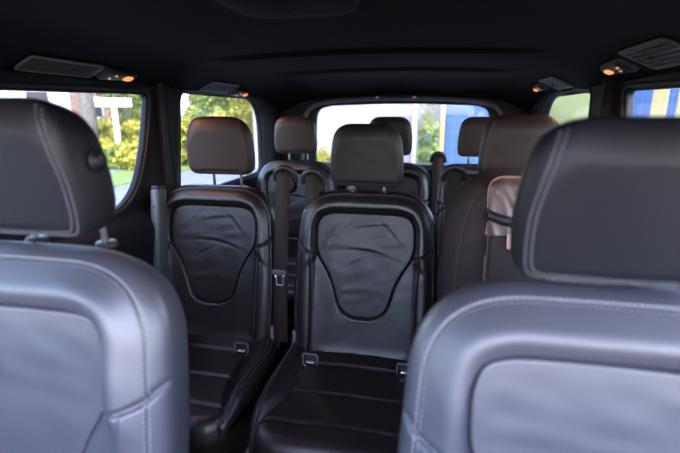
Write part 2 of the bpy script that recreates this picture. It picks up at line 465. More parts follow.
class Cushion:
    def __init__(s, W=.53, L=.50, seed=3):
        s.W, s.L, s.seed = W, L, seed; hw = W/2
        s.outline = resample(round_poly([(-hw*.90, 0), (hw*.90, 0), (hw*1.0, L*.35), (hw*.98, L*.75), (hw*.82, L), (-hw*.82, L), (-hw*.98, L*.75), (-hw*1.0, L*.35)], [.04, .04, .1, .1, .09, .09, .1, .1], 12), 280)
        s.c = (0, L*.5)
        s.in_line = chaikin([(hw*.60, -.02), (hw*.62, L*.25), (hw*.66, L*.6), (hw*.80, L*.80), (hw*.86, L*.95)], 3, False)
        s.top_line = chaikin([(hw*.86, .0), (hw*.90, L*.3), (hw*.88, L*.6), (hw*.84, L*.80), (hw*.84, L*.99)], 3, False)
    def h(s, U, V):
        D = polydist(U, V, s.outline[::5]); D = np.where(inside(U, V, s.outline[::5]), D, 0)
        x = np.clip(D/.05, 0, 1); h = .055*np.sqrt(1-(1-x)**2.2)
        A = np.abs(U); hw = s.W/2
        xin = np.interp(V, [0, s.L*.25, s.L*.6, s.L*.8, s.L], [hw*.60, hw*.62, hw*.66, hw*.80, hw*.9])
        side = sstep(A-xin, -.004, .030)
        h += .028*side*(1-.9*sstep(V, s.L*.72, s.L*.93))*np.exp(-((A-(xin+hw)/2-.01)/.05)**2)
        h += .022*np.exp(-(V/.08)**2)            # rear roll
        for p, d, g in ((s.in_line, .009, .005), (s.top_line, .004, .003)):
            h -= d*np.exp(-(polydist(A, V, p, False)/g)**2)
        for vv, dd in ((.115, .012), (s.L*.52, .007), (s.L*.80, .007)):
            h -= dd*np.exp(-((V-vv-.15*A*A)/.006)**2)*(1-sstep(A-xin, -.008, .004))
        h += .002*vnoise(U, V, s.seed, 6)*x
        return h
    def build(s, root, loc, tilt, mat, stitchmat, stitch=True, thick=.10):
        # local: x=u, y(front)= towards viewer; caps are built facing -y then laid down
        sc_ = list(np.linspace(.03, .6, 34))+list(np.linspace(.61, 1, 50))
        v, f = rings(s.outline, s.c, sc_, s.h)
        lay = lambda p: (p[0], -p[2], -p[1])
        vs = [lay(p) for p in v]
        a, b, c = (Vector(vs[i]) for i in f[0])
        if (b-a).cross(c-a).z < 0: f = [q[::-1] for q in f]
        rot = (R(-tilt), 0, 0)
        cu = mesh_obj('seat_cushion', vs, f, mat, root, loc=loc, rot=rot)
        v, f = shell(s.outline, s.c, [(1, 0, 0), (1.01, .012, 0), (1.0, .03, 0), (.98, .07, 0), (.92, thick, 0), (.1, thick, 0)])
        mesh_obj('cushion_side', [lay(p) for p in v], [q[::-1] for q in f], mat, cu)
        if stitch:
            for q in (-1, 1):
                mb = MB()
                for off in (-.006, .006):
                    o = [(x*q+off*q, y) for x, y in s.top_line if .03 < y < s.L*.96]
                    d = dashes(o, s.h, .004, .003, .0006); mb.add([lay(p) for p in d.v], d.f)
                mb.build('stitching', stitchmat, cu, True)
        return cu

def base_of_seat(root, yf, yr, zc, zf, w):
    mb = MB()
    for q in (-1, 1):
        mb.box((q*w*.38, (yf+yr)/2, (zc+zf)/2), (.035, abs(yr-yf)*.7, zc-zf-.03), bev=.01)
    mb.box((0, (yf+yr)/2, zc-.03), (w*.8, abs(yr-yf)*.8, .05), bev=.015)
    mb.build('seat_frame', 'black_plastic', root, True)
    for q in (-1, 1):
        mb = MB(); mb.box((q*w*.38, (yf+yr)/2, zf+.014), (.05, abs(yr-yf)*1.0, .024), bev=.006)
        mb.build('floor_rail_foot', 'grey_plastic', root, True)

FLOOR = -.08
# ---- rear seat prototype; root at floor, y=0 where back meets cushion
def rear_seat(label):
    root = empty('rear_seat', (0, 0, 0)); tag(root, label, 'car seat', 'leather passenger seats behind the front seats')
    sb = SeatBack(.545, .69, False, 5)
    sb.build(root, (0, .02, .325), 11, 'leather', 'leather_insert', 'stitch_dark')
    Cushion(.61, .54, 3).build(root, (0, .055, .333), -1, 'leather', 'stitch_dark')
    # child-seat anchor brackets where the back meets the cushion
    for q in (-1, 1):
        fr = resample(round_poly([(-.026, -.028), (.026, -.028), (.028, .024), (-.028, .024)], .013, 6), 32)
        x0, y0, z0 = q*.172, -.078, .408
        mb = MB(); mb.tube([(x0+a, y0-.004, z0+b) for a, b in fr], .0042, 8, closed=True)
        o = mb.build('anchor_bracket', 'grey_plastic', root, True)
        mb = MB(); mb.box((x0, y0+.004, z0), (.044, .014, .044), bev=.004)
        mb.build('bracket_socket', 'black_plastic', o, True)
        mb = MB(); mb.box((x0, y0-.006, z0-.008), (.030, .012, .007), bev=.002)
        mb.build('anchor_bar', 'chrome', o, True)
    # backrest hinge covers at either side
    for q in (-1, 1):
        mb = MB(); mb.box((q*.262, .045, .40), (.020, .085, .12), (R(-11), 0, 0), bev=.009)
        mb.build('hinge_cover', 'grey_plastic', root, True)
    base_of_seat(root, -.42, .02, .32, 0, .5)
    return root

def copy_tree(o, parent=None):
    c = o.copy(); COL.objects.link(c)
    c.parent = parent
    for ch in [x for x in bpy.data.objects if x.parent == o]: copy_tree(ch, c)
    return c

proto = rear_seat('black leather seat in the second row, centre, fully visible with shield shaped back panel')
spots = [  # x, y, label, headrest raise, belt hood side
    (0.012, 1.475, None, .0),
    (-.612, 1.50, 'black leather second row seat beside the left side window, belt tongue hanging at its edge', .024),
    (.560, 1.50, 'black leather second row seat on the right, mostly hidden behind the brown bag', .030),
    (-.575, 2.52, 'black leather third row seat in the left rear corner, pale light on its shoulder', .0),
    (0.0, 2.52, 'black leather third row seat in the middle, in front of the rear window', .0),
    (.52, 2.52, 'black leather third row seat on the right, before the blue wall behind the van', .0)]
seats = [proto]
for s_ in spots[1:]: seats.append(copy_tree(proto))
for o, (x, y, lab, dz) in zip(seats, spots):
    o.location = (x, y, FLOOR)
    if lab: o['label'] = lab
# headrests differ in height, so each seat gets its own
for i, (o, (x, y, lab, dz)) in enumerate(zip(seats, spots)):
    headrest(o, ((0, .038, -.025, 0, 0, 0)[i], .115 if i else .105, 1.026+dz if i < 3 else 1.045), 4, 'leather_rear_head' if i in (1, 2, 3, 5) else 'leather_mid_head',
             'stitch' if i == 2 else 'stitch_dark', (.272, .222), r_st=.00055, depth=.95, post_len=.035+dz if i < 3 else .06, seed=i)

# ---- belts: (thing seat, x side, has tongue)
def belt(seat, side, tongue, z_top=1.015, y0=.12, xoff=.305, dx=0):
    x = side*xoff
    hood = MB()
    # rounded guide loop on the shoulder
    arc = [(x-.040, y0+.01, z_top-.045), (x-.036, y0, z_top-.012), (x-.02, y0-.004, z_top+.004), (x, y0-.006, z_top+.008), (x+.02, y0-.004, z_top+.004), (x+.036, y0, z_top-.012), (x+.040, y0+.01, z_top-.045)]
    hood.tube([tuple(p) for p in chaikin(arc, 2, False)], .011, 10)
    hd = hood.build('belt_guide', 'black_plastic', seat, True)
    mb = MB(); mb.box((x, y0+.045, z_top-.05), (.072, .06, .10), bev=.025)
    mb.build('belt_tower', 'leather', hd, True)
    mb = MB()
    pts = [(x, y0+.03, z_top-.005), (x, y0-.002, z_top-.004), (x, y0-.016, z_top-.03), (x+dx*.3, y0-.04, z_top-.15), (x+dx*.6, y0-.085, z_top-.38), (x+dx, y0-.11, z_top-.60), (x+dx, y0-.10, z_top-.68)]
    mb.strip(chaikin(pts, 3, False), (1, .1, 0), .055, .002)
    b = mb.build('belt_webbing', 'belt', seat, True)
    if tongue:
        z = tongue; t = (z_top-z); y = y0-.04-.045*(t-.15)/.23-.010
        mb = MB(); mb.box((x+dx*.5, y, z), (.058, .014, .020), bev=.004); a = mb.build('belt_tongue', 'grey_plastic', b, True)
        mb = MB()
        pl = [(-.020, -.010), (.020, -.010), (.013, -.020), (.013, -.052), (-.013, -.052), (-.013, -.020)]
        rr = resample(round_poly(pl, .004, 4), 40)
        mb.tube([(x+dx*.5+a_, y-.002, z+b_) for a_, b_ in rr], .0028, 6, closed=True)
        mb.build('tongue_plate', 'chrome', a, True)
belt(seats[1], 1, .690, dx=.0, xoff=.300, z_top=1.075)
belt(seats[0], -1, None, dx=.02, xoff=.212, z_top=1.065, y0=.15)
belt(seats[2], -1, None, xoff=.235, z_top=1.09, y0=.14)
belt(seats[5], -1, None, xoff=.235, z_top=1.055)
# ---- front seats
def front_seat(x, y, rz, label, dz=0, hz=0, tilt=8, hx=0):
    root = empty('front_seat', (x, y, FLOOR), (0, 0, R(rz))); tag(root, label, 'car seat', 'front seats facing the camera')
    sb = SeatBack(.545, .66, True, 11)
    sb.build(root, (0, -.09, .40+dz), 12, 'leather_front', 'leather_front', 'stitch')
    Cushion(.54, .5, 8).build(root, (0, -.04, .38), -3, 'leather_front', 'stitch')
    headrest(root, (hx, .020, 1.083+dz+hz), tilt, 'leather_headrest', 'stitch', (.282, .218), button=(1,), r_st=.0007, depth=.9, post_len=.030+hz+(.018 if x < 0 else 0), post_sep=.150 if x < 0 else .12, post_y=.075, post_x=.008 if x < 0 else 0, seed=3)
    base_of_seat(root, -.5, -.05, .31, 0, .5)
    return root
front_seat(-.435, .575, 0, 'grey-black leather front seat at the left edge, round button on its headrest', dz=.015, hz=-.010, hx=.014)
front_seat(.475, .60, 0, 'lavender-lit leather front seat at the lower right, the largest seat in view', hz=-.022, hx=.010)

# ------------------------------------------------------------------ brown bag on the right seat
bag = empty('backpack', (.535, 1.34, .385), (R(-9), 0, 0))
tag(bag, 'brown fabric backpack with satin front panel and tan piping, propped on the right seat', 'bag')
def bagh(U, V):
    D = polydist(U, V, bo[::2]); D = np.where(inside(U, V, bo[::2]), D, 0)
    x = np.clip(D/.10, 0, 1)
    return .085*np.sqrt(1-(1-x)**2)-.004*np.exp(-((D-.045)/.004)**2)+.002*vnoise(U, V, 4, 6)
bo = resample(round_poly([(-.245, 0), (.245, 0), (.255, .45), (.180, .655), (-.180, .655), (-.255, .45)], [.05, .05, .20, .10, .10, .20], 14), 200)
v, f = orient_front(*rings(bo, (0, .3), list(np.linspace(.04, 1, 60)), bagh)); mesh_obj('bag_body', v, f, 'bag', bag)
v, f = shell(bo, (0, .3), [(1, 0, 0), (1.01, .02, 0), (1.0, .05, 0), (.95, .08, 0), (.3, .09, 0)]); mesh_obj('bag_back', v, f, 'bag', bag)
def onbag(u, v, lift=.0): return (u, -float(bagh(np.array([[u]]), np.array([[v]]))[0, 0])-lift, v)
mb = MB(); o = offset_inner(bo, .045); mb.tube([onbag(a, b, .001) for a, b in o], .0018, 6, closed=True); mb.build('side_seam', 'bag_seam', bag, True)
po = resample(round_poly([(-.125, .03), (.135, .03), (.135, .632), (-.125, .632)], [.03, .03, .045, .045], 10), 160)
def panelh(U, V):
    D = np.clip(sdist(U, V, po[::2]), 0, 1); x = np.clip(D/.03, 0, 1)
    h = .080+.022*np.sqrt(1-(1-x)**2)
    r = np.random.default_rng(3)
    for k in range(6):
        u0 = -.09+.035*k; h += .006*np.exp(-((U-u0+.35*(V-.45)+.01*np.sin(V*30+k))/.009)**2)*sstep(V, .34, .42)
    return h - .004
v, f = orient_front(*rings(po, (0, .3), list(np.linspace(.04, 1, 60)), panelh)); pn = mesh_obj('satin_front_panel', v, f, 'bag_panel', bag)
mb = MB(); mb.tube([(a, -.081, b) for a, b in po], .0042, 8, closed=True); mb.build('panel_piping', 'bag_piping', pn, True)
mb = MB(); mb.strip([(-.125, -.106, .520), (-.09, -.112, .507), (-.03, -.116, .495), (.03, -.116, .490), (.13, -.106, .50)], (0, 0, 1), .030, .004); mb.build('black_strap', 'black_plastic', bag, True)
mb = MB(); mb.box((-.02, -.100, .26), (.20, .022, .40), bev=.01); mb.build('lower_pocket', 'bag', bag, True)
mb = MB(); mb.box((-.030, -.108, .580), (.010, .004, .030), bev=.001); mb.build('white_label', 'tag', bag)
mb = MB(); mb.box((-.058, -.114, .445), (.026, .006, .045), bev=.002); mb.build('pink_tag', 'tag_pink', bag)

# ------------------------------------------------------------------ van shell
def fill_curve(name, polys, thick, bevel, mat, place, parent=None):
    cu = bpy.data.curves.new(name+'_outline', 'CURVE'); cu.dimensions = '2D'; cu.fill_mode = 'BOTH'
    cu.extrude = thick/2; cu.bevel_depth = bevel; cu.bevel_resolution = 3; cu.offset = -bevel*0
    for p in polys:
        sp = cu.splines.new('POLY'); sp.points.add(len(p)-1)
        for i, q in enumerate(p): sp.points[i].co = (q[0], q[1], 0, 1)
        sp.use_cyclic_u = True
    t = bpy.data.objects.new('tmp', cu); COL.objects.link(t)
    bpy.context.view_layer.update()
    me = bpy.data.meshes.new_from_object(t.evaluated_get(bpy.context.evaluated_depsgraph_get()))
    bpy.data.objects.remove(t); bpy.data.curves.remove(cu)
    for v_ in me.vertices: v_.co = Vector(place(v_.co))
    me.materials.clear(); me.materials.append(M[mat]); me.name = name
    o = bpy.data.objects.new(name, me); COL.objects.link(o)
    if parent: o.parent = parent
    return o

WX = .87
win1 = round_poly([(.93, .915), (1.12, .872), (1.38, .845), (1.50, .91), (1.585, 1.07), (1.645, 1.285), (.93, 1.268)], [.03, .06, .07, .07, .12, .045, .05], 8)
win1R = round_poly([(.93, .850), (1.42, .845), (1.56, .91), (1.66, 1.07), (1.735, 1.285), (.93, 1.268)], [.06, .07, .07, .12, .045, .05], 8)
win2L = round_poly([(1.80, .82), (2.84, .82), (2.84, 1.18), (2.74, 1.29), (2.40, 1.320), (1.88, 1.300)], [.08, .08, .12, .10, .3, .05], 8)
win2R = round_poly([(2.02, .82), (2.84, .82), (2.84, 1.18), (2.74, 1.29), (2.40, 1.320), (2.06, 1.290)], [.05, .08, .12, .10, .2, .03], 8)
win0 = round_poly([(-.75, .86), (.78, .86), (.78, 1.25), (-.25, 1.25)], .07, 8)
outer = [(-1.20, FLOOR), (3.30, FLOOR), (3.30, 1.37), (-.34, 1.36), (-1.20, .84)]
for side, w1, w2, nm in ((-1, win1, win2L, 'left'), (1, win1R, win2R, 'right')):
    o = fill_curve('wall_'+nm, [outer, win0, w1, w2], .012, .009, 'trim_plastic', lambda c, s=side: (s*(WX+.018+c.z), c.x, c.y)); tag(o, kind='structure')
n = 1
for side, ws in ((-1, (win0, win1, win2L)), (1, (win0, win1R, win2R))):
    for w in ws:
        c = w.mean(0); p = c+(w-c)*1.035
        o = fill_curve('window_%d' % n, [p], .004, 0, 'glass', lambda q, s=side: (s*(WX+.020+q.z), q.x, q.y)); tag(o, kind='structure'); n += 1
# rubber window frames and pillar trims
k = 1
for side, ws in ((-1, (win1, win2L)), (1, (win1R, win2R))):
    for w in ws:
        mb = MB(); c = w.mean(0); p = resample(c+(w-c)*1.03, 90)
        mb.tube([(side*(WX+.006), a, b) for a, b in p], .008, 8, closed=True)
        o = mb.build('trim_%d' % k, 'black_plastic', None, True); tag(o, kind='structure'); k += 1
for side in (-1, 1):     # B/C pillar cover, ridged
    mb = MB()
    yo = .115 if side > 0 else 0
    mb.box((side*(WX-.002), 1.715+yo, 1.06), (.05, .065, .56), (R(0), 0, 0), bev=.014)
    mb.box((side*(WX-.012), 1.700+yo, 1.06), (.04, .018, .54), bev=.008)
    o = mb.build('trim_%d' % k, 'trim_plastic', None, True); tag(o, kind='structure'); k += 1
    # sill trim: bulges inward below the glass
    prof = [(WX+.0, .845), (WX-.010, .825), (WX-.040, .800), (WX-.058, .760), (WX-.050, .70), (WX-.035, .45), (WX-.02, .25), (WX, .2)]
    prof = chaikin(prof, 2, False); ys = np.linspace(-.2, 1.62, 12)
    vs = [(side*a, y, b) for y in ys for a, b in prof]; K = len(prof); fs = []
    for i in range(len(ys)-1):
        for j in range(K-1): fs.append((i*K+j, i*K+j+1, (i+1)*K+j+1, (i+1)*K+j))
    if side > 0: fs = [q[::-1] for q in fs]
    o = mesh_obj('trim_%d' % k, vs, fs, 'trim_plastic'); sm = o.modifiers.new('t', 'SOLIDIFY'); sm.thickness = .006; sm.offset = 0
    tag(o, kind='structure'); k += 1

# roof / headliner: a crowned sheet bending down to the walls and to the tailgate
def roof_z(x, y):
    a = abs(x)
    z = 1.425-.020*(a/.6)**2
    if a > .60: z -= .085*((a-.60)/(WX+.03-.60))**1.7
    for y0, d, sg in ((1.68, .016, .035), (2.35, .016, .04)):
        fade = 1/(1+math.exp((a-.58)/.03)); z -= d*fade*math.exp(-((y-y0-.0*a)/sg)**4)
    if y > 2.75: z -= .10*((y-2.75)/.5)**1.8
    if y < .2: z -= .04*((.2-y)/.58)**2
    return z
xs = np.linspace(-(WX+.035), WX+.035, 71); ys = np.linspace(-.38, 3.3, 185)
vs = [(x, y, roof_z(x, y)) for y in ys for x in xs]; K = len(xs)
fs = [(i*K+j, (i+1)*K+j, (i+1)*K+j+1, i*K+j+1) for i in range(len(ys)-1) for j in range(K-1)]
o = mesh_obj('ceiling', vs, fs, 'headliner'); sm = o.modifiers.new('t', 'SOLIDIFY'); sm.thickness = .03; sm.offset = 1 
tag(o, kind='structure')
# make thickness grow upward
nrm = o.data.polygons[0].normal; sm.offset = -1 if nrm.z < 0 else 1

mb = MB(); mb.box((0, 1.05, FLOOR-.02), (1.86, 4.5, .04)); o = mb.build('floor', 'carpet'); tag(o, kind='structure')

# tailgate with its window
rw = round_poly([(-.62, .82), (.65, .82), (.640, 1.235), (.54, 1.272), (0, 1.288), (-.51, 1.272), (-.610, 1.235)], [.06, .06, .10, .06, .3, .06, .10], 8)
ro = round_poly([(-.90, FLOOR), (.90, FLOOR), (.90, 1.34), (-.90, 1.34)], .01, 3)
o = fill_curve('wall_rear', [ro, rw], .03, .012, 'trim_plastic', lambda c: (c.x, 3.27+c.z, c.y)); tag(o, kind='structure')
o = fill_curve('window_%d' % n, [rw.mean(0)+(rw-rw.mean(0))*1.04], .004, 0, 'glass', lambda c: (c.x, 3.275+c.z, c.y)); tag(o, kind='structure')
# grey arched tailgate surround
arc = [(-.70, .80), (-.69, 1.10), (-.655, 1.235), (-.55, 1.285), (-.3, 1.305), (0, 1.310), (.3, 1.305), (.58, 1.285), (.69, 1.235), (.725, 1.10), (.735, .80)]
mb = MB(); mb.tube([(a, 3.20, b) for a, b in chaikin(arc, 3, False)], .016, 10); o = mb.build('trim_%d' % k, 'grey_plastic', None, True); tag(o, kind='structure'); k += 1
mb = MB(); mb.box((0, 3.22, .83), (1.5, .08, .05), bev=.015); o = mb.build('trim_%d' % k, 'black_plastic', None, True); tag(o, kind='structure')
# unseen blocker below the windscreen, added to keep light off the floor
mb = MB(); mb.box((0, -1.22, .38), (1.8, .04, .92)); o = mb.build('wall_front', 'trim_plastic'); tag(o, kind='structure')

# tailgate lamp bar
t = empty('tailgate_lamp', (-.01, 3.14, 1.315)); tag(t, 'small black tailgate lamp bar with two pale lights above the rear window', 'lamp')
mb = MB(); mb.box((0, 0, 0), (.30, .03, .022), bev=.009); mb.build('lamp_body', 'black_plastic', t, True)
for q in (-1, 1):
    mb = MB(); mb.box((q*.125, -.016, -.002), (.022, .008, .009), bev=.003); mb.build('lamp_lens', 'lamp_pale', t, True)

# ------------------------------------------------------------------ ceiling vents and reading lamps
LAMP_W = 1.6
def roof_frame(side, a, y):
    """point and axes on the sloping roof edge; ex runs along the van, ey outward/down the slope, n into the cabin"""
    e = .004; z = roof_z(a*side, y); s = Vector((side*e, 0, roof_z((a+e)*side, y)-z)).normalized()
    ex = Vector((0, 1, 0)); n = ex.cross(s);  n = n if n.z < 0 else -n
    return Vector((side*a, y, z)), ex, s, n
def basis(side, a, y):
    p, ex, ey, n = roof_frame(side, a, y)
    m = Matrix((ex, ey, n)).transposed()
    if m.determinant() < 0: m = Matrix((ex, -ey, n)).transposed()
    return p, m
def placed(name, side, a, y):
    p, m = basis(side, a, y); o = empty(name, p); o.rotation_euler = m.to_euler(); return o
def vent(side, a, y, L, Wd, ns, label):
    t = placed('ceiling_vent', side, a, y); tag(t, label, 'air vent', 'ceiling air vents')
    mb = MB(); rr = resample(round_poly([(-L/2, -Wd/2), (L/2, -Wd/2), (L/2, Wd/2), (-L/2, Wd/2)], .01, 5), 48)
    mb.tube([(u, v_, .006) for u, v_ in rr], .0035, 8, closed=True); mb.build('vent_frame', 'vent_rim', t, True)
    mb = MB(); mb.box((0, 0, .003), (L, Wd, .006), bev=.002); mb.build('vent_backing', 'black_plastic', t)
    for i in range(ns):
        mb = MB(); mb.box((0, -Wd/2+(i+.5)*Wd/ns, .008), (L*.94, Wd/ns*.34, .003), (R(25), 0, 0), bev=.001); mb.build('slat', 'vent_rim', t, False)
    mb = MB(); mb.box((L*.15, 0, .012), (.016, .012, .008), bev=.003); mb.build('vent_thumb_tab', 'black_plastic', t, True)
def lamp(side, a, y, L, Wd, flip, label):
    t = placed('reading_lamp', side, a, y); tag(t, label, 'lamp', 'ceiling reading lamps')
    o = resample(round_poly([(-L/2, -Wd/2), (L/2, -Wd/2*.6), (L/2, Wd/2*.6), (-L/2, Wd/2)], [.012, .028, .028, .012], 8), 60)
    K = len(o); vs = []; fs = []
    for s_, z in ((1, 0), (1, .010), (.94, .015), (.5, .017), (.03, .0175)):
        for p in o: vs.append((p[0]*s_, p[1]*s_, z))
    for j in range(4):
        for i in range(K): fs.append((j*K+i, j*K+(i+1) % K, (j+1)*K+(i+1) % K, (j+1)*K+i))
    mesh_obj('lamp_housing', vs, fs, 'black_plastic', t)
    mb = MB(); mb.tube([(p[0]*1.01, p[1]*1.01, .006) for p in o[:K*55//100]], .0016, 6); mb.build('chrome_rim', 'vent_rim', t, True)
    f = 1 if flip else -1
    mb = MB(); lens = resample(round_poly([(-.022, -.012), (.022, -.012), (.022, .012), (-.022, .012)], .011, 8), 36)
    vs = []; fs = []; K = 36
    for s_, z in ((1, .016), (.9, .0215), (.5, .024), (.03, .0245)):
        for p in lens: vs.append((p[0]*s_+L*.22, p[1]*s_, z))
    for j in range(3):
        for i in range(K): fs.append((j*K+i, j*K+(i+1) % K, (j+1)*K+(i+1) % K, (j+1)*K+i))
    mesh_obj('amber_lens', vs, fs, 'lamp_orange', t)
    ld = bpy.data.lights.new('reading_bulb', 'SPOT'); ld.energy = LAMP_W; ld.color = (1, .40, .18); ld.spot_size = R(150); ld.spot_blend = .6; ld.shadow_soft_size = .012
    lo = bpy.data.objects.new('reading_bulb', ld); COL.objects.link(lo); lo.parent = t; lo.location = (L*.22, 0, .034); lo.rotation_euler = (R(180), 0, 0)
    for i in range(2):
        mb = MB(); c = (-L*.18-.016*i, (-.010 if i else .008), .016); mb.tube([c, (c[0], c[1], c[2]+.006)], .005, 14, rs=[.0055, .0045]); mb.build('switch_dot', 'lamp_pale', t, True)
M['vent_rim'] = noise_mat('olive_grey_rim', (.10,.10,.075), .35, 60, .1)

vent(-1, .822, 1.165, .27, .070, 6, 'long slatted ceiling air vent at the upper left, above the left headrest')
lamp(-1, .822, 1.405, .17, .060, 0, 'reading lamp with amber lens beside the long vent at the upper left')
vent(-1, .825, 2.17, .30, .085, 6, 'small slatted ceiling vent above the left rear side window')
lamp(-1, .845, 2.47, .20, .05, 0, 'small reading lamp with amber lens above the left rear side window')
vent(1, .790, 1.32, .25, .11, 6, 'large slatted ceiling air vent in the upper right corner')
lamp(1, .795, 1.60, .19, .070, 1, 'reading lamp with glowing amber lens at the upper right above the right window')
vent(1, .800, 2.33, .26, .10, 6, 'small slatted ceiling vent above the right rear quarter window')
lamp(1, .800, 2.66, .20, .06, 1, 'small reading lamp with amber lens above the right rear quarter window')

# overhead console: rounded dark body with a pale rim, hanging under the roof near the front
t = empty('overhead_console', (-.02, .80, 1.405)); tag(t, 'dark rounded overhead console with a pale rim at the top edge of the picture', 'console')
o_ = resample(round_poly([(-.115, .085), (-.115, -.12), (.115, -.12), (.115, .06), (.08, .085)], [.075, .04, .04, .03, .03], 10), 90)
K = len(o_); vs = []; fs = []
for s_, z in ((1, .03), (1, -.012), (.97, -.022), (.85, -.028), (.5, -.031), (.04, -.032)):
    for p in o_: vs.append((p[0]*s_, p[1]*s_, z))
for j in range(5):
    for i in range(K): fs.append((j*K+i, (j+1)*K+i, (j+1)*K+(i+1) % K, j*K+(i+1) % K))
mesh_obj('console_body', vs, fs, 'console_plastic', t)
mb = MB(); mb.tube([(p[0]*1.005, p[1]*1.005, -.006) for p in o_], .0022, 6, closed=True); mb.build('rim_strip', 'vent_rim', t, True)

# grey side armrest block standing between the wall and the left second-row seat
t = empty('side_armrest', (-.815, 1.50, .52), (R(-8), 0, 0)); tag(t, 'upright grey armrest post between left seat and side wall', 'armrest')
mb = MB(); mb.box((0, 0, .20), (.036, .07, .40), bev=.012); mb.build('armrest_body', 'grey_plastic', t, True)
mb = MB(); mb.box((0, 0, .404), (.030, .062, .012), bev=.005); mb.build('armrest_cap', 'black_plastic', t, True)
mb = MB(); mb.tube([(.002, -.034, .33), (.002, -.037, .33)], .004, 12); mb.build('cover_screw', 'black_plastic', t, True)

# ------------------------------------------------------------------ outside
G = -.55
def slab(name, x0, x1, y0, y1, z, mat):
    mb = MB(); mb.box(((x0+x1)/2, (y0+y1)/2, z-.05), (x1-x0, y1-y0, .1)); o = mb.build(name, mat); tag(o, kind='structure'); return o
slab('ground', -80, 80, -60, 80, G, 'asphalt')
# strips to the left of the van run parallel to it
slab('ground_lawn_strip', -9.3, -7.4, -30, 60, G+.03, 'grass')
slab('ground_path', -11.6, -9.3, -30, 60, G+.02, 'path')
slab('ground_planting_bed', -22, -11.6, -30, 60, G+.04, 'grass')
slab('ground_rear_bed', -11.5, -5.4, 13.4, 40, G+.05, 'grass')

def foliage(name, c, rad, n, leaf, mat, label, cat, group=None, trunk=None, seed=0):
    t = empty(name, c); tag(t, label, cat, group); r = np.random.default_rng(seed)
    d = r.normal(size=(n, 3)); d /= np.linalg.norm(d, axis=1)[:, None]
    lump = 1+.22*np.sin(d[:, 0]*7+seed)*np.cos(d[:, 1]*6-seed)+.12*np.sin(d[:, 2]*11+seed)
    q = d*(r.uniform(.35, 1, n)**.45*lump)[:, None]*np.array(rad)+np.array([0, 0, (trunk or 0)+rad[2]])
    a = r.normal(size=(n, 3)); a /= np.linalg.norm(a, axis=1)[:, None]
    b = np.cross(a, r.normal(size=(n, 3))); b /= np.linalg.norm(b, axis=1)[:, None]
    s_ = leaf*r.uniform(.6, 1.3, n)[:, None]
    vs = np.stack([q-a*s_, q+b*s_*.45, q+a*s_, q-b*s_*.45], 1).reshape(-1, 3)
    vs[:, 2] = np.maximum(vs[:, 2], .01)
    me = bpy.data.meshes.new('foliage'); me.from_pydata(vs.tolist(), [], [(4*i, 4*i+1, 4*i+2, 4*i+3) for i in range(n)]); me.materials.append(M[mat])
    o = bpy.data.objects.new('foliage', me); COL.objects.link(o); o.parent = t
    mb = MB(); h = (trunk or 0)+rad[2]*.9
    mb.tube([(0, 0, 0), (.03, .02, h*.5), (0, .05, h)], .1, 8, rs=[.05*rad[0]+.04, .035*rad[0]+.03, .02])
    for k_ in range(4):
        an = k_*1.6; mb.tube([(0, .02, h*.45), (math.cos(an)*rad[0]*.4, math.sin(an)*rad[1]*.4, h*.85)], .03, 6)
    mb.build('stem', 'bark', t, True)
    return t
def at(px, d, z=G):
    """world point below pixel column px at forward distance d (design-time helper for positions)"""
    yaw = R(11.3); k_ = (px-340)/440
    return (.23+d*(-math.sin(yaw)+k_*math.cos(yaw)), d*(math.cos(yaw)+k_*math.sin(yaw)), z)
lab = {'leaf_yellow': 'yellow-green sunlit shrub in the planting bed outside the left windows', 'leaf_green': 'mid green tree outside the left windows', 'leaf_dark': 'dark leafy tree outside the left windows'}
# low bed plants seen through the left windows
i = 0
for px, d, rx, rz, mat in [(98, 15.5, 1.2, .45, 'leaf_yellow'), (112, 14.6, .9, .35, 'leaf_green'), (126, 15.2, 1.0, .4, 'leaf_yellow'), (140, 14.5, .9, .42, 'leaf_yellow'), (70, 15.5, 1.2, .5, 'leaf_green'), (45, 15, 1.2, .5, 'leaf_yellow'),
                           (104, 18.5, 1.2, .8, 'leaf_yellow'), (120, 18.8, 1.1, .7, 'leaf_green'), (138, 18.0, 1.2, .75, 'leaf_yellow'), (190, 15.5, 1.2, .9, 'leaf_yellow'), (206, 16.5, 1.3, .9, 'leaf_green'), (232, 16.5, 1.3, .95, 'leaf_yellow'), (254, 18.5, 1.3, 1.1, 'leaf_yellow'), (172, 16, 1.2, .8, 'leaf_green')]:
    foliage('shrub', at(px, d), (rx*.8, rx*.8, rz), 1500, .09, mat, 'low sunlit shrub in the planting bed outside the left windows', 'shrub', 'shrubs in the planting bed', seed=i); i += 1
foliage('tree', at(140, 24), (1.7, 1.7, 2.4), 4500, .13, 'leaf_green', 'broad green tree behind the white sign, seen through the front left window', 'tree', 'trees outside', 1.2, 31)
foliage('tree', at(236, 26), (2.3, 2.3, 2.6), 6000, .14, 'leaf_yellow', 'yellow-green tree filling the left rear side window', 'tree', 'trees outside', 1.0, 32)
foliage('tree', at(264, 21), (1.7, 1.7, 2.6), 4000, .12, 'leaf_yellow', 'bright slender tree at the rear edge of the left rear side window', 'tree', 'trees outside', .6, 33)
foliage('tree', at(216, 24), (1.4, 1.4, 1.3), 2500, .12, 'leaf_green', 'small tree before the white house in the left rear side window', 'tree', 'trees outside', .5, 38)
foliage('bush', at(426, 11.0), (.27, .27, .93), 1800, .05, 'leaf_green', 'rounded green bush standing between lamp pole and yellow column', 'shrub', None, 0, 34)
foliage('hedge', at(320, 11.5), (.7, .5, .40), 2500, .06, 'leaf_yellow', 'low green hedge at the lower left of the rear window', 'hedge', None, 0, 35)

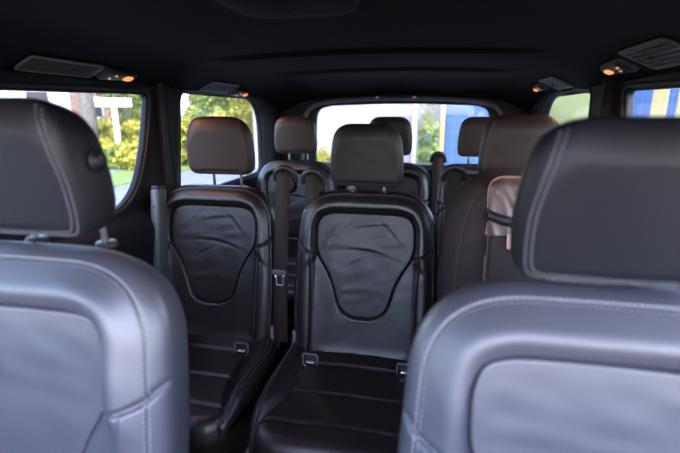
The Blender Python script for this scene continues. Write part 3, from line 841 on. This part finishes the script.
# tree trunk near the sign
b = at(95, 17); t = empty('bare_trunk', b); tag(t, 'thick dark tree trunk left of the white sign', 'tree')
mb = MB(); mb.tube([(0, 0, 0), (.05, 0, 1.5), (-.03, .05, 3.5), (.1, 0, 6)], .3, 14, rs=[.33, .27, .24, .2]); mb.build('trunk', 'bark', t, True)
# sign
b = at(122, 16.5); t = empty('roadside_sign', b, (0, 0, R(30))); tag(t, 'white T shaped roadside sign on a single post beyond the shrubs', 'sign')
mb = MB(); mb.box((0, 0, 1.05), (.17, .10, 2.1), bev=.01); mb.build('sign_post', 'sign', t)
mb = MB(); mb.box((0, -.06, 2.16), (1.20, .06, .30), bev=.02); mb.build('sign_board', 'sign', t)
# houses outside left
def house(name, c, rz, size, mat, label, win=None, roof=True):
    t = empty(name, c, (0, 0, rz)); tag(t, label, 'building')
    w, d, h = size
    mb = MB(); mb.box((0, 0, h/2), (w, d, h)); mb.build('house_wall', mat, t)
    if roof:
        mb = MB(); mb.box((0, 0, h+.12), (w+.5, d+.5, .24), bev=.05); mb.build('flat_roof', 'grey_plastic', t)
    for (x, z, ww, hh) in (win or []):
        mb = MB(); mb.box((x, -d/2, z), (ww, .12, hh), bev=.01); fr = mb.build('window_frame', 'white_paint', t)
        mb = MB(); mb.box((x, -d/2-.05, z), (ww-.14, .04, hh-.14)); mb.build('window_pane', 'black_plastic', fr)
    return t
house('timber_house', at(112, 34), R(48), (8.6, 4, 4.8), 'timber', 'brown timber house behind the trees in the front left window', [(-3, 2.2, 1.2, 1.4), (-1, 2.2, 1.2, 1.4), (1, 2.2, 1.2, 1.4), (3, 2.2, 1.2, 1.4)])
house('white_house', at(209, 31), R(30), (2.0, 3, 5.5), 'white_paint', 'narrow white house between the trees in the left rear side window', [(.5, 2.6, .6, 1.2)])
house('white_house', at(22, 22), R(50), (4.6, 3, 4.5), 'white_paint', 'white house seen past the left headrest', [(1, 2.2, 1.0, 1.3)])

# behind the van
house('panelled_hall', (-2.35, 15.5, G), 0, (5.84, 4, 7), 'white_siding', 'large white panelled hall filling most of the rear window', None, False)
house('blue_tiled_building', (1.78, 14.0, G), 0, (2.3, 4, 7), 'blue_tile', 'blue tiled building at the right of the rear window', None, False)
t = empty('yellow_column', (.535, 11.7, G)); tag(t, 'cream yellow column at the edge of the blue building', 'column')
mb = MB(); mb.box((0, 0, 2.5), (.12, .12, 5), bev=.01); mb.build('column_shaft', 'yellow_paint', t)
mb = MB(); mb.box((0, 0, .08), (.36, .36, .16), bev=.02); mb.build('column_foot', 'yellow_paint', t)
t = empty('lamp_pole', (-.13, 10.6, G)); tag(t, 'thin pale pole standing left of the bush behind the van', 'pole')
mb = MB(); mb.tube([(0, 0, 0), (0, 0, 5)], .055, 12); mb.build('pole_shaft', 'white_paint', t, True)
mb = MB(); mb.tube([(0, 0, 0), (0, 0, .25)], .1, 12, rs=[.12, .09]); mb.build('pole_foot', 'grey_plastic', t, True)
mb = MB(); mb.box((1.55, 11.95, 1.65), (.3, .05, .42), bev=.02); o = mb.build('wall_notice', 'sign'); tag(o, 'small pale notice high on the blue tiled wall', 'sign')

# right of the van
house('blue_shed', at(634, 12.5), R(-30), (1.6, 1.2, 5), 'blue_tile', 'blue building seen through the right side window', None)
house('pale_green_building', (5.2, 18.5, G), R(-18), (3.0, 3, 7), 'green_siding', 'pale green building seen through the right rear quarter window', None)
t = empty('yellow_fence', at(694, 8.5), (0, 0, R(-36))); tag(t, 'tall cream yellow slatted screen outside the right side window', 'fence')
for j in range(5):
    mb = MB(); mb.box((-.75+j*.42, 0, 1.4), (.26, .06, 2.8), bev=.01); mb.build('upright_board', 'yellow_paint', t)
for z in (.5, 2.3):
    mb = MB(); mb.box((.1, .06, z), (2.2, .05, .12), bev=.01); mb.build('cross_rail', 'white_paint', t)

# ------------------------------------------------------------------ light
w = bpy.data.worlds.new('World'); sc.world = w; w.use_nodes = True; nt = w.node_tree
bg = nt.nodes['Background']
sky = nt.nodes.new('ShaderNodeTexSky'); sky.sky_type = 'NISHITA'; sky.sun_disc = False
sky.sun_elevation = R(50); sky.sun_rotation = R(148); sky.dust_density = 1.5; sky.air_density = 1.0
tint = nt.nodes.new('ShaderNodeMix'); tint.data_type = 'RGBA'; tint.blend_type = 'MULTIPLY'; tint.inputs[0].default_value = 1; tint.inputs[7].default_value = (1.0, .95, 1.08, 1)
nt.links.new(sky.outputs[0], tint.inputs[6]); nt.links.new(tint.outputs[2], bg.inputs['Color']); bg.inputs['Strength'].default_value = 1.1
sun = bpy.data.lights.new('sun', 'SUN'); sun.energy = 2.0; sun.color = (1.0, .90, .76); sun.angle = R(.6)
so = bpy.data.objects.new('sun', sun); COL.objects.link(so); so.rotation_euler = Vector((-.35, .55, -.80)).to_track_quat('-Z', 'Y').to_euler()

# ------------------------------------------------------------------ camera
cam = bpy.data.cameras.new('camera'); co = bpy.data.objects.new('camera', cam); COL.objects.link(co)
co.location = (.23, 0, 1.20)
co.rotation_euler = Euler((R(90-14.3), 0, R(11.3)), 'XYZ')
cam.sensor_width = 36; cam.lens = 440/680*36; cam.clip_start = .02
cam.dof.use_dof = True; cam.dof.focus_distance = 1.62; cam.dof.aperture_fstop = 2.1
sc.camera = co
sc.view_settings.view_transform = 'Standard'; sc.view_settings.look = 'None'; sc.view_settings.gamma = 1
sc.view_settings.exposure = 1.0; sc.view_settings.use_curve_mapping = False
